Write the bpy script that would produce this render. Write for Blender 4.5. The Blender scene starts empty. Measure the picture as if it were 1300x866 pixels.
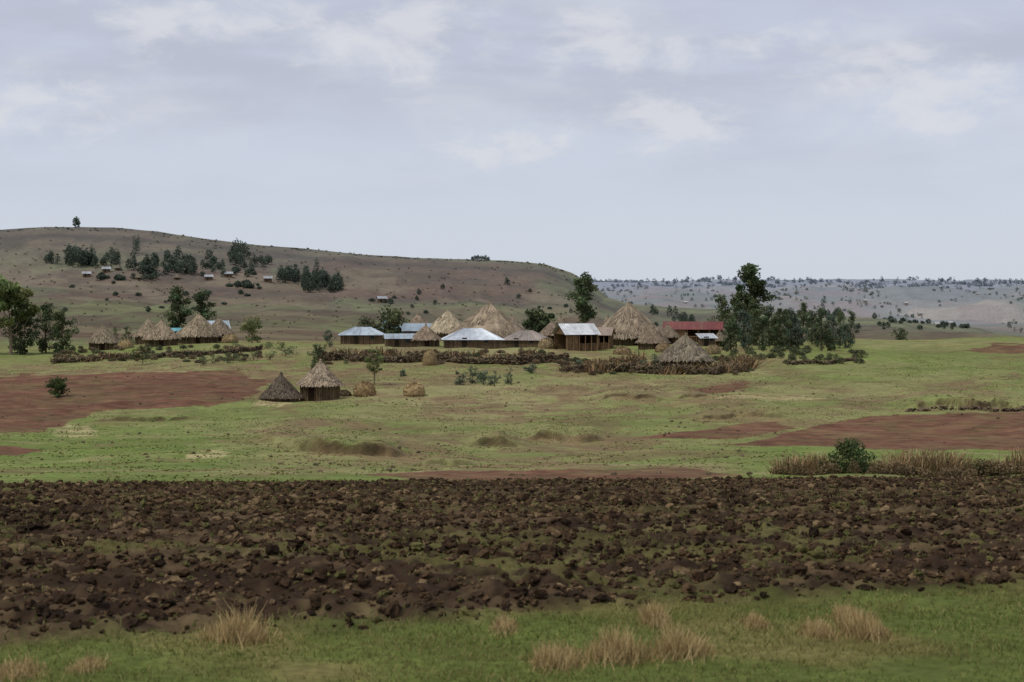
import bpy, bmesh, math, numpy as np
from mathutils import Vector
rng = np.random.default_rng(7)
F = 2347.0; H = 3.0; HR = 357.0
scene = bpy.context.scene

# ------------------------------------------------------------------ helpers
def lin(c):
    c = np.asarray(c, float)/255.0
    return np.where(c <= 0.04045, c/12.92, ((c+0.055)/1.055)**2.4)
def S(r, g, b): return lin((r, g, b))/1.15*np.array([1.02, 1.0, .94])
def _h(ix, iy, s):
    n = (ix.astype(np.int64)*374761393 + iy.astype(np.int64)*668265263 + s*144665) & 0xFFFFFFFF
    n = ((n ^ (n >> 13))*1274126177) & 0xFFFFFFFF
    n = n ^ (n >> 16)
    return (n & 0xFFFF)/65535.0
def vn(x, y, s=0):
    x = np.asarray(x, float); y = np.asarray(y, float)
    ix = np.floor(x); iy = np.floor(y); fx = x-ix; fy = y-iy
    fx = fx*fx*fx*(fx*(fx*6-15)+10); fy = fy*fy*fy*(fy*(fy*6-15)+10)
    a = _h(ix, iy, s); b = _h(ix+1, iy, s); c = _h(ix, iy+1, s); d = _h(ix+1, iy+1, s)
    return (a*(1-fx)+b*fx)*(1-fy)+(c*(1-fx)+d*fx)*fy
def fbm(x, y, o=4, s=0):
    t = 0; a = 0.5; n = 0
    for i in range(o):
        t = t+a*vn(x*2**i+17.3*i, y*2**i+9.1*i, s+i); n += a; a *= 0.5
    return t/n
def ss(a, b, x):
    t = np.clip((x-a)/(b-a), 0, 1); return t*t*(3-2*t)
def mix(a, b, m):
    return a*(1-m[..., None])+b*m[..., None]

def mk(name, V, Fc, mats, col=None, midx=None, smooth=False, parent=None):
    V = np.asarray(V, np.float32); Fc = np.asarray(Fc, np.int32)
    me = bpy.data.meshes.new(name)
    me.vertices.add(len(V)); me.vertices.foreach_set('co', V.ravel())
    k = Fc.shape[1]
    me.loops.add(Fc.size); me.loops.foreach_set('vertex_index', Fc.ravel())
    me.polygons.add(len(Fc)); me.polygons.foreach_set('loop_start', np.arange(0, Fc.size, k, dtype=np.int32))
    me.update(calc_edges=True)
    if col is not None:
        c4 = np.ones((len(V), 4), np.float32); c4[:, :3] = col
        me.color_attributes.new('Col', 'FLOAT_COLOR', 'POINT').data.foreach_set('color', c4.ravel())
    for m in (mats if isinstance(mats, list) else [mats]): me.materials.append(m)
    if midx is not None: me.polygons.foreach_set('material_index', np.asarray(midx, np.int32))
    me.polygons.foreach_set('use_smooth', np.full(len(Fc), smooth, dtype=bool))
    ob = bpy.data.objects.new(name, me); scene.collection.objects.link(ob)
    if parent: ob.parent = parent
    return ob
def empty(name, loc, rz=0):
    e = bpy.data.objects.new(name, None); e.empty_display_size = 0.5
    e.location = loc; e.rotation_euler = (0, 0, rz); scene.collection.objects.link(e); return e

def mat(name, rough=0.95, spec=0.15, noise=None, bump=0.0, bscale=5, trans=0, metal=0):
    m = bpy.data.materials.new(name); m.use_nodes = True
    nt = m.node_tree; N = nt.nodes; L = nt.links
    b = N['Principled BSDF']; b.inputs['Roughness'].default_value = rough
    b.inputs['Specular IOR Level'].default_value = spec; b.inputs['Metallic'].default_value = metal
    a = N.new('ShaderNodeAttribute'); a.attribute_name = 'Col'; src = a.outputs['Color']
    tc = N.new('ShaderNodeTexCoord')
    for (sc, lo, hi) in (noise or []):
        n = N.new('ShaderNodeTexNoise'); n.inputs['Scale'].default_value = sc; n.inputs['Detail'].default_value = 5
        L.new(tc.outputs['Object'], n.inputs['Vector'])
        r = N.new('ShaderNodeMapRange'); r.inputs[1].default_value = 0.3; r.inputs[2].default_value = 0.7
        r.inputs[3].default_value = lo; r.inputs[4].default_value = hi
        L.new(n.outputs['Fac'], r.inputs[0])
        x = N.new('ShaderNodeVectorMath'); x.operation = 'SCALE'
        L.new(src, x.inputs[0]); L.new(r.outputs[0], x.inputs['Scale']); src = x.outputs[0]
    L.new(src, b.inputs['Base Color'])
    if bump:
        n = N.new('ShaderNodeTexNoise'); n.inputs['Scale'].default_value = bscale; n.inputs['Detail'].default_value = 6
        L.new(tc.outputs['Object'], n.inputs['Vector'])
        bp = N.new('ShaderNodeBump'); bp.inputs['Strength'].default_value = 0.8; bp.inputs['Distance'].default_value = bump
        L.new(n.outputs['Fac'], bp.inputs['Height']); L.new(bp.outputs[0], b.inputs['Normal'])
    if trans:
        t = N.new('ShaderNodeBsdfTranslucent'); L.new(src, t.inputs['Color'])
        ms = N.new('ShaderNodeMixShader'); ms.inputs[0].default_value = trans
        L.new(b.outputs[0], ms.inputs[1]); L.new(t.outputs[0], ms.inputs[2])
        L.new(ms.outputs[0], N['Material Output'].inputs['Surface'])
    return m

M_ground = mat('ground_soil_grass', 1, 0.05, [(9.0, .74, 1.26), (1.3, .82, 1.18), (0.25, .84, 1.16), (0.03, .92, 1.08)], 0.06, 7)
M_clod = mat('earth_clods', 1, 0.0, [(25, .7, 1.3)], 0.02, 30)
M_leaf = mat('foliage', 0.7, 0.2, trans=0.25)
M_bark = mat('bark', 0.95, 0.1, [(6, .7, 1.3)], 0.02, 10)
M_grass = mat('grass_blades', 0.9, 0.1, trans=0.2)
M_thatch = mat('thatch', 1, 0.05, [(7, .75, 1.25), (1.0, .78, 1.2)], 0.05, 9)
M_mud = mat('mud_and_stick_wall', 1, 0.05, [(3, .65, 1.3), (.8, .8, 1.2)], 0.05, 6)
M_tin = mat('corrugated_tin', 0.5, 0.4, [(1.1, .78, 1.12), (.35, .85, 1.1)], 0.02, 3, metal=0.15)
M_stick = mat('brushwood', 1, 0.05, [(9, .8, 1.2)])

# ------------------------------------------------------------------ terrain
TD = np.exp(np.linspace(math.log(4), math.log(500), 3000))
_cd = [4, 14, 18, 24, 30, 45, 60, 80, 100, 130, 160, 200, 250, 280, 310, 350, 380, 400, 460, 500]
_cr = [None, 860, 742, 674, 645, 625, 615, 606, 598, 582, 560, 525, 484, 466, 452, 440, 434, 432, 442, 440]
_cz = [0.0 if r is None else H-(r-HR)*d/F for d, r in zip(_cd, _cr)]
TZ = np.interp(np.log(TD), np.log(_cd), _cz)
k = np.hanning(121); k /= k.sum()
TZ = np.convolve(np.pad(TZ, 60, mode='edge'), k, 'valid')
CR_P = [-900, -200, 0, 50, 150, 200, 260, 320, 400, 460, 560, 640, 690, 722, 748, 768, 800, 950, 1100, 1235, 1300, 2500]
CR_R = [300, 295, 291, 288, 290, 294, 302, 309, 316, 323, 328, 331, 335, 345, 360, 377, 385, 396, 404, 418, 436, 440]
BANKS = [(375, 508, 579, .95), (596, 660, 566, .75), (670, 760, 558, .7), (1140, 1480, 521, .8), (530, 600, 590, .35), (880, 1000, 532, .45), (760, 900, 508, .35), (120, 250, 532, .35), (340, 380, 566, .6)]
def d_of_row(row):
    dd = TD[TD > 60]; zz = TZ[TD > 60]; rr = HR+(H-zz)*F/dd
    return dd[np.argmax(rr <= row)]
BK = [(a, b, d_of_row(r), h) for a, b, r, h in BANKS]
def base_z(x, y):
    d = np.maximum(y, 6.0)
    px = 650+F*x/np.maximum(y, 14)
    z1 = np.interp(d, TD, TZ)
    z1 = z1+np.interp(px, [0, 300, 1000, 1300], [-1.7, 0, .3, .9])*ss(250, 380, d)
    z1 = z1+(fbm(x/17, y/22, 3, 5)-.5)*1.1*ss(70, 130, d)*(1-ss(380, 460, d)*.3)
    z1 = z1+(fbm(x/4, y/4, 3, 15)-.5)*.45*ss(62, 90, d)
    s = np.interp(d, [430, 600, 800, 1000, 1150, 1250, 1380, 1500], [0, .14, .27, .40, .52, .70, .90, 1.0])
    wx = px+(fbm(x/90, y/90, 3, 31)-.5)*30
    cr = np.interp(wx, CR_P, CR_R)
    row = 440+(cr-440)*s
    z2 = H-(row-HR)*d/F
    zc = H-(cr-HR)*1500/F
    pr = np.interp(d, [1500, 2200, 3000, 4500, 7000, 12000, 14000], [425, 408, 392, 377, 366, 358, 357.5])
    zp = H-(pr-HR)*d/F
    zp0 = H-(425-HR)*1500/F
    w = 1-ss(1500, 2000, d)
    z3 = zp+(zc-zp0)*w
    zb = np.where(d < 1500, z2, z3)
    n = (fbm(x/110, y/170, 5, 41)-.5)
    zb = zb+n*ss(430, 900, d)*11*(1-ss(1250, 1500, d)*.75)
    zb = zb+(np.abs(fbm(x/45, y/200, 4, 47)-.5)*-2+.35)*ss(450, 900, d)*6*(1-ss(1380, 1500, d)*.9)*(1-ss(1500, 1800, d))
    far = ss(1700, 3000, d)
    zb = zb+(fbm(x/420, y/650, 5, 51)-.5)*far*(100-45*ss(4500, 8000, d))
    zb = zb-np.abs(fbm(x/160, y/420, 4, 57)-.5)*far*45*(1-ss(5000, 8000, d)*.6)+3*far
    t = ss(430, 470, d)
    z = z1*(1-t)+zb*t
    for a, b, d0, hh in BK:
        wv = ss(a-15, a+20, px)*(1-ss(b-20, b+15, px))
        dl = d0+(fbm(x/3.0, y*0, 3, 61)-.5)*10
        wv = wv*(.3+1.1*fbm(x/1.6, y*0+3, 3, 63))
        z = z+hh*wv*(ss(-.5, .5, d-dl)-ss(2, 40, d-dl))
    return z
def pxrow(x, y, z):
    yy = np.maximum(y, 5)
    return 650+F*x/yy, HR+(H-z)*F/yy
def plow_mask(px, row, x, y):
    rn = np.interp(px, [-400, 0, 400, 650, 900, 1300, 1700], [850, 822, 800, 778, 762, 750, 735])
    rf = np.interp(px, [-400, 0, 400, 650, 940, 1300, 1700], [621, 617, 615, 612, 610, 607, 603])
    j = (fbm(x/1.2, y/1.2, 4, 71)-.5)
    m = ss(-10, 12, rn-row+j*46)*ss(-1.0, 1.5, row-rf+j*3)
    return m*(y > 9)*(y < 100)
def hz(x, y, full=True):
    x = np.asarray(x, float); y = np.asarray(y, float)
    z = base_z(x, y)
    if full:
        px, row = pxrow(x, y, z)
        p = plow_mask(px, row, x, y)
        c = fbm(x/.2, y/.2, 3, 81); c2 = fbm(x/1.6, y/.7, 3, 91)
        f = np.abs(((y+.25*fbm(x/2, y/2, 2, 93)+x*.06) % .55)/.55-.5)*2
        z = z+p*((c-.5)*.18+(c2-.5)*.12+(f-.5)*.10+.05)
        z = z+(1-p)*(fbm(x/.35, y/.35, 3, 95)-.5)*.05*(y < 100)
    return z
def gpt(px, d, full=True):
    x = (px-650)*d/F
    return float(x), float(d), float(hz(np.array([x]), np.array([d]), full)[0])
def on_row(px, row):
    d = np.exp(np.linspace(math.log(12), math.log(430), 1500)); x = (px-650)*d/F
    z = base_z(x, d); r = HR+(H-z)*F/d
    i = int(np.argmax(r <= row)); return float(d[i]) if r[i] <= row else 400.0

def inpoly(px, py, P):
    c = np.zeros(px.shape, bool); n = len(P)
    for i in range(n):
        x1, y1 = P[i]; x2, y2 = P[(i+1) % n]
        if y1 == y2: continue
        t = ((y1 > py) != (y2 > py)) & (px < (x2-x1)*(py-y1)/(y2-y1)+x1)
        c ^= t
    return c

RED = [[(-300, 485), (0, 478), (60, 474), (300, 472), (345, 484), (330, 500), (262, 517), (120, 522), (85, 545), (-300, 552)],
       [(-300, 566), (20, 566), (48, 570), (28, 579), (-300, 584)],
       [(925, 564), (1000, 549), (1120, 527), (1230, 524), (1500, 527), (1500, 569), (1150, 571)],
       [(815, 556), (860, 546), (985, 533), (1015, 543), (930, 556)],
       [(1215, 446), (1260, 436), (1500, 430), (1500, 449)],
       [(880, 494), (935, 487), (960, 491), (900, 499)],
       [(455, 602), (560, 597), (860, 594), (950, 603), (800, 613), (520, 611)]]
BROWN = [[(-300, 468), (60, 462), (360, 452), (410, 470), (345, 484), (0, 486)],
         [(330, 470), (420, 455), (700, 450), (740, 470), (560, 480), (470, 496), (330, 515)],
         [(380, 572), (520, 562), (760, 548), (900, 562), (640, 600), (400, 592)],
         [(650, 478), (960, 462), (1030, 456), (960, 452), (700, 448)],
         [(1000, 520), (1290, 470), (1300, 480), (1060, 528)],
         [(560, 500), (900, 478), (1010, 500), (820, 520), (640, 540), (520, 530)],
         [(-300, 588), (200, 596), (420, 594), (400, 602), (-300, 600)],
         [(300, 545), (420, 530), (470, 545), (380, 562)]]
STRAW = [[(240, 575), (262, 570), (297, 573), (280, 580), (248, 581)],
         [(290, 515), (330, 508), (372, 512), (350, 518)],
         [(890, 506), (960, 499), (1050, 503), (980, 509)],
         [(150, 461), (215, 458), (200, 464)],
         [(60, 548), (100, 541), (130, 548), (90, 556)],
         [(480, 515), (540, 508), (560, 512), (500, 520)]]
def colour(x, y, z):
    px, row = pxrow(x, y, z)
    n1 = fbm(x/14, y/14, 5, 101); n2 = fbm(x/2.2, y/2.2, 4, 111); n3 = fbm(x/45, y/45, 4, 121)
    wpx = px+(fbm(x/6, y/9, 4, 131)-.5)*46; wr = row+(fbm(x/7, y/12, 4, 141)-.5)*11
    green = S(116, 126, 74); olive = S(132, 131, 88); dry = S(148, 139, 104)
    c = np.empty(x.shape+(3,)); c[:] = olive
    g = ss(.40, .58, n1+(n2-.5)*.35)
    c = mix(c, green, g*.75)
    c = mix(c, dry, ss(.48, .68, n3+(n2-.5)*.5)*.6)
    c = mix(c, S(118, 98, 76), ss(.54, .68, fbm(x/8, y/13, 4, 123)+(n2-.5)*.4)*.6)
    lush = np.maximum(ss(360, 250, wpx)*ss(515, 545, wr), ss(880, 980, wpx)*ss(560, 572, wr))
    lush = np.maximum(lush, ss(598, 606, wr)*(row < 625))
    lush = np.maximum(lush, ss(950, 1060, wpx)*ss(500, 470, wr)*.5)
    lush = np.maximum(lush, ss(350, 200, wpx)*ss(475, 455, wr)*.6)
    c = mix(c, S(106, 124, 64), lush*ss(.2, .55, n2)*.8)
    fore = ss(30, 20, y); c = mix(c, mix(np.broadcast_to(S(94, 104, 54), c.shape), S(118, 112, 70), ss(.46, .68, n2)), fore)
    mid = (y < 440) & (row < 640)
    for P in BROWN:
        m = inpoly(wpx, wr, P)*1.0*mid; c = mix(c, S(124, 105, 82), m*ss(.34, .62, n2)*.7)
    for P in RED:
        m = inpoly(wpx, wr, P)*1.0*mid
        fur = .68+.64*vn(x/1.5+y*.15, y/.9, 151)*(.7+.6*n1)
        rc = S(108, 77, 63)*fur[..., None]
        rc = mix(rc, S(112, 98, 72)*fur[..., None], ss(.52, .7, fbm(x/6, y/5, 4, 153))*.4)
        m = m*(.82+.15*ss(.3, .5, n2))
        c = mix(c, rc, m)
    for P in STRAW:
        m = inpoly(wpx, wr, P)*1.0*mid; c = mix(c, S(176, 163, 124), m*ss(.35, .7, n2)*.75)
    for a, b, d0, hh in BK:
        dl = d0+(fbm(x/3.0, y*0, 3, 61)-.5)*10
        br = ss(.32, .5, fbm(x/1.6, y*0+3, 3, 63))*(.65+.35*ss(.4, .55, n2))
        m = ss(a-15, a+20, px)*(1-ss(b-20, b+15, px))*ss(-.9, -.5, y-dl)*(1-ss(.2, .8, y-dl))*br
        c = mix(c, S(62, 49, 37), m*.95)  # dark earth on the bank face, with its shadow line painted in
        m = ss(a-30, a+20, px)*(1-ss(b-20, b+35, px))*ss(-14, -2, y-dl)*(1-ss(-1, .5, y-dl))
        c = mix(c, S(132, 116, 84), m*.6*ss(.35, .6, n2))
    p = plow_mask(px, row, x, y)
    n4 = fbm(x/2.6, y/.9, 4, 161); n5 = fbm(x/.3, y/.3, 3, 171)
    pc = np.empty_like(c); pc[:] = S(58, 46, 37)
    pc = mix(pc, S(82, 67, 52), ss(.42, .72, n5))
    band = ss(640, 690, row)*ss(810, 730, row)
    pc = mix(pc, S(90, 86, 54), ss(.49, .67, n4+(n5-.5)*.4)*(.25+.65*band))
    pc = mix(pc, S(110, 94, 72), ss(.54, .74, fbm(x/3.5, y/.8, 4, 181)+(n5-.5)*.3)*.5)
    c = mix(c, pc, p)
    # hill & middle distance
    h = ss(400, 520, y)
    nh = fbm(x/60, y/160, 5, 201); nh2 = fbm(x/22, y/60, 4, 211); fld = vn(x/130+.9*nh, y/120+.6*nh2, 221); fl2 = vn(x/70+nh2, y/80, 223)
    hc = np.empty_like(c); hc[:] = S(110, 103, 82)
    hc = mix(hc, S(92, 80, 67), ss(.45, .6, nh)*.75)
    hc = mix(hc, S(106, 112, 80), ss(.46, .62, nh2)*.65)
    hc = mix(hc, S(106, 85, 72), ss(.6, .66, fld)*.7)
    hc = mix(hc, S(116, 122, 84), ss(.38, .32, fld)*.65)
    hc = mix(hc, S(130, 120, 96), ss(.70, .76, fl2)*.5)
    hc = mix(hc, S(82, 75, 63), ss(.54, .62, fbm(x/30, y/25, 4, 225))*.5)
    up = ss(352, 318, row)
    hc = mix(hc, S(103, 93, 76), up*.6)
    hc = mix(hc, S(80, 76, 62), up*ss(.46, .62, fbm(x/14, y/40, 4, 227))*.65)
    strat = np.exp(-((row-np.interp(px, CR_P, CR_R)-9-5*nh2)/3.0)**2)*ss(1100, 1300, y)
    hc = mix(hc, S(76, 69, 59), strat*.65)
    c = mix(c, hc, h)
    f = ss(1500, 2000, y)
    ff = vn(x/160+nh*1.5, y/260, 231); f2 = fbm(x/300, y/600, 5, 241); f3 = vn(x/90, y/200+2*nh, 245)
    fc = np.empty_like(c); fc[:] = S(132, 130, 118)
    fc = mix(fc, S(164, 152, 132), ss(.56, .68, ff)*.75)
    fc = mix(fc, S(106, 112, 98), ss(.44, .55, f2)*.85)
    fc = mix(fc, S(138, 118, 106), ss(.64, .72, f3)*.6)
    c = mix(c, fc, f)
    c = mix(c, S(148, 156, 172)*np.array([1, 1, 1.06]), .13*ss(450, 1600, y)+.22*ss(1500, 2500, y)+.42*ss(2500, 8000, y))  # painted haze: bluish air tint mixed into the ground colour with distance
    return np.clip(c, 0.005, .8)

def gs(a, b, r): return np.exp(np.arange(math.log(a), math.log(b), r))
ys = np.concatenate([np.linspace(-25, 11.8, 24), gs(12, 70, .0028), gs(70, 450, .0034), gs(450, 13500, .0085)])
us = np.concatenate([np.linspace(-1.5, -.302, 40), np.linspace(-.3, .3, 530), np.linspace(.302, 1.5, 40)])
YY, UU = np.meshgrid(ys, us, indexing='ij')
XX = UU*(np.maximum(YY, 0)+13)
ZZ = hz(XX, YY)
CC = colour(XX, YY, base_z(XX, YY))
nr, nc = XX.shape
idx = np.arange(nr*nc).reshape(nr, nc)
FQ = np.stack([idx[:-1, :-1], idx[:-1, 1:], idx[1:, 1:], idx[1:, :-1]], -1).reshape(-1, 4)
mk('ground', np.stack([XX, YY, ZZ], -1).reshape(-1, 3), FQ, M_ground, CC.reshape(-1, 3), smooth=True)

# ------------------------------------------------------------------ clods
def ico(sub):
    bm = bmesh.new(); bmesh.ops.create_icosphere(bm, subdivisions=sub, radius=1)
    V = np.array([v.co[:] for v in bm.verts]); Fc = np.array([[v.index for v in f.verts] for f in bm.faces]); bm.free()
    return V, Fc
def rotm(n):
    q = rng.normal(size=(n, 4)); q /= np.linalg.norm(q, axis=1)[:, None]
    w, x, y, z = q.T
    return np.stack([1-2*(y*y+z*z), 2*(x*y-z*w), 2*(x*z+y*w), 2*(x*y+z*w), 1-2*(x*x+z*z), 2*(y*z-x*w),
                     2*(x*z-y*w), 2*(y*z+x*w), 1-2*(x*x+y*y)], -1).reshape(n, 3, 3)
def lumps(name, X, Y, R, col, sub, material, sink=.3, flat=.75, dz=0):
    V0, F0 = ico(sub); n = len(X); Z = hz(X, Y)+dz
    var = []
    for k in range(12):
        v = V0*(1+rng.uniform(-.38, .38, (len(V0), 1)))*np.array([1.15, .9, .75]); var.append(v)
    var = np.array(var)[rng.integers(0, 12, n)]
    v = np.einsum('nij,nkj->nki', rotm(n), var)*R[:, None, None]
    v[:, :, 2] *= flat
    v += np.stack([X, Y, Z+R*(flat-sink)*.6], -1)[:, None, :]
    f = F0[None]+(np.arange(n)*len(V0))[:, None, None]
    c = np.repeat(col[:, None, :], len(V0), 1)*(1+rng.uniform(-.2, .2, (n, len(V0), 1)))
    return mk(name, v.reshape(-1, 3), f.reshape(-1, 3), material, c.reshape(-1, 3), smooth=False)
def sample_field(n, d0, d1, margin=.05):
    y = np.sqrt(rng.uniform(d0*d0, d1*d1, n)); x = rng.uniform(-1, 1, n)*(y*(.277+margin)+2)
    return x, y
def clod_cols(x, y):
    n = len(x); c = np.empty((n, 3)); c[:] = S(66, 53, 42)
    r = rng.random(n)+(fbm(x/3.5, y/.9, 3, 181)-.5)*1.3
    c[r > .62] = S(84, 68, 52); c[r > .90] = S(116, 98, 75); c[r < .15] = S(50, 41, 34)
    g = rng.random(n) < .07; c[g] = S(90, 87, 56)
    return c*rng.uniform(.75, 1.2, (n, 1))
def pl(x, y):
    z = base_z(x, y); px, row = pxrow(x, y, z); return plow_mask(px, row, x, y), px, row
def furrow(x, y):
    f = np.abs(((y+.25*fbm(x/2, y/2, 2, 93)+x*.06) % .55)/.55-.5)*2
    return f
x, y = sample_field(46000, 14, 31)
p, _, _ = pl(x, y); k_ = (p > .3+.3*rng.random(len(p))) & (fbm(x/2, y/.6, 3, 301)+rng.random(len(x))*.2 > .40) & (furrow(x, y) > rng.random(len(x))*.7); x, y = x[k_], y[k_]
lumps('ploughed_clods', x, y, np.exp(rng.normal(math.log(.025), .52, len(x))).clip(.009, .085), clod_cols(x, y), 2, M_clod)
x, y = sample_field(85000, 28, 82)
p, _, _ = pl(x, y); k_ = (p > .5) & (fbm(x/3, y/1.2, 3, 303)+rng.random(len(x))*.2 > .44); x, y = x[k_], y[k_]
lumps('ploughed_clods', x, y, np.exp(rng.normal(math.log(.041), .45, len(x))).clip(.02, .12), clod_cols(x, y), 1, M_clod)
x, y = sample_field(1500, 85, 260)
k_ = fbm(x/9, y/9, 3, 305) > .56; x, y = x[k_], y[k_]
lumps('field_stones', x, y, rng.uniform(.06, .2, len(x)), S(110, 98, 80)*rng.uniform(.6, 1.3, (len(x), 1)), 1, M_clod)

# ------------------------------------------------------------------ grass
def blades(name, X, Y, Hh, W, lean, C, material=M_grass):
    n = len(X); Z = hz(X, Y)-.01; a = rng.uniform(0, 2*math.pi, n); b = rng.uniform(0, 2*math.pi, n)
    wd = np.stack([np.cos(a), np.sin(a), np.zeros(n)], -1)*W[:, None]/2
    up = np.stack([np.cos(b)*lean*Hh, np.sin(b)*lean*Hh, Hh], -1)
    P = np.stack([X, Y, Z], -1)
    V = np.stack([P-wd, P+wd, P+up*1.0+wd*.25, P+up*1.0-wd*.25], 1)
    Fq = np.arange(n*4).reshape(n, 4)
    Cc = np.repeat(C[:, None, :], 4, 1); Cc[:, :2] *= .8
    return mk(name, V.reshape(-1, 3), Fq, material, Cc.reshape(-1, 3))
def gcol(n, w=(.5, .3, .2)):
    pal = np.array([S(110, 124, 64), S(130, 130, 78), S(160, 146, 102)])
    return pal[rng.choice(3, n, p=w)]*rng.uniform(.75, 1.25, (n, 1))
x, y = sample_field(250000, 9.5, 20.5, .1)
p, _, _ = pl(x, y); k_ = (p < .6*rng.random(len(p))+.1) & (fbm(x/.8, y/.5, 4, 311)+rng.random(len(x))*.4 > .56); x, y = x[k_], y[k_]
n = len(x); pat = ss(.48, .68, fbm(x/1.5, y/.7, 4, 313))[:, None]
gc = gcol(n, (.6, .28, .12)); gc = gc*(1-pat*.5)+S(146, 134, 88)*pat*.5
blades('grass', x, y, rng.uniform(.015, .055, n), rng.uniform(.006, .014, n), rng.uniform(.2, 1.1, n), gc)
x, y = sample_field(170000, 15, 62)
p, px, row = pl(x, y)
k_ = (p > .3) & (fbm(x/2.6, y/.9, 4, 161)+rng.random(len(x))*.2 > .61); x, y = x[k_], y[k_]
n = len(x); blades('grass', x, y, rng.uniform(.02, .07, n), rng.uniform(.01, .03, n), rng.uniform(.2, 1, n), gcol(n, (.4, .36, .24))*.78)
x, y = sample_field(90000, 62, 300)
z = base_z(x, y); px, row = pxrow(x, y, z); p = plow_mask(px, row, x, y)
k_ = (p < .3) & (fbm(x/5, y/5, 4, 321)+rng.random(len(x))*.3 > .66)
for P in RED: k_ &= ~inpoly(px, row, P)
x, y = x[k_], y[k_]; n = len(x)
blades('grass', x, y, rng.uniform(.03, .10, n), rng.uniform(.08, .3, n), rng.uniform(.2, 1, n), gcol(n, (.5, .35, .15)))
def dry_tuft(px, row, w, h, n=1000):
    d = on_row(px, row); x0 = (px-650)*d/F
    x = x0+rng.normal(0, w*d/F/3.0, n)+rng.choice([-.10, 0, .08], n); y = d+rng.normal(0, .15, n)
    e = np.exp(-((x-x0)/(w*d/F/1.8))**2)*(.6+.8*fbm(x/.12, x*0, 2, int(px)))
    pal = np.array([S(212, 190, 142), S(190, 164, 118), S(156, 136, 94)])
    return blades('dry_grass_tuft', x, y, h*d/F*e*rng.uniform(.35, 1.1, n), np.full(n, .008), rng.uniform(.1, .8, n), pal[rng.integers(0, 3, n)])
for t in [(302, 812, 80, 34), (785, 836, 80, 38), (866, 832, 60, 40), (708, 842, 60, 32), (1098, 806, 50, 34), (1040, 806, 34, 24),
          (832, 790, 28, 26), (1076, 790, 30, 18), (20, 858, 60, 24), (640, 800, 30, 12), (960, 792, 30, 12), (110, 848, 40, 16)]:
    dry_tuft(*t)

# ------------------------------------------------------------------ trees
def tube(P, R, k=6):
    P = np.array(P, float); R = np.array(R, float); a = np.arange(k)*2*math.pi/k
    V = np.concatenate([p+np.stack([np.cos(a)*r, np.sin(a)*r, np.zeros(k)], -1) for p, r in zip(P, R)])
    Fq = [[i*k+j, i*k+(j+1) % k, (i+1)*k+(j+1) % k, (i+1)*k+j] for i in range(len(P)-1) for j in range(k)]
    return V, np.array(Fq)
def leafq(C, size):
    n = len(C); R = rotm(n); a = R[:, :, 0]*size[:, None]; b = R[:, :, 1]*size[:, None]*.6
    V = np.stack([C-a*.5, C+b*.5, C+a*.5, C-b*.5], 1)
    return V.reshape(-1, 3), np.arange(n*4).reshape(n, 4)
def crown(kind, h, w, r):
    cs = []
    if kind == 'euc':
        n = 32; b = .05
        for i in range(n):
            t = b+(1-b)*((i+.5)/n)**.95; rad = w/2*(math.sin(math.pi*min(1, (t-b)/(1-b)*.78+.20))**.6)*r.uniform(.15, .95)
            a = r.uniform(0, 6.28); cs.append((math.cos(a)*rad, math.sin(a)*rad, t*h*.95, w*r.uniform(.12, .24)))
    elif kind == 'tall':
        n = 28
        for i in range(n):
            t = .32+.66*((i+.5)/n); rad = w/2*math.sin(math.pi*(t-.26)/.78)**.7*r.uniform(.1, .95)
            a = r.uniform(0, 6.28); cs.append((math.cos(a)*rad, math.sin(a)*rad, t*h*.97, w*r.uniform(.13, .24)))
    elif kind == 'open':
        n = 34
        for i in range(n):
            t = r.uniform(.38, .95); rad = w/2*math.sqrt(r.random())*(1-.35*abs(t-.7)/.3)
            a = r.uniform(0, 6.28); cs.append((math.cos(a)*rad, math.sin(a)*rad, t*h, w*r.uniform(.08, .15)))
    else:
        n = 28
        for i in range(n):
            t = r.uniform(.06, .92); rad = w/2*math.sqrt(max(0, 1-((t-.42)/.58)**2))*r.uniform(.2, .95)
            a = r.uniform(0, 6.28); cs.append((math.cos(a)*rad, math.sin(a)*rad, t*h*.95, w*r.uniform(.11, .22)))
    return np.array(cs)
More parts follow.
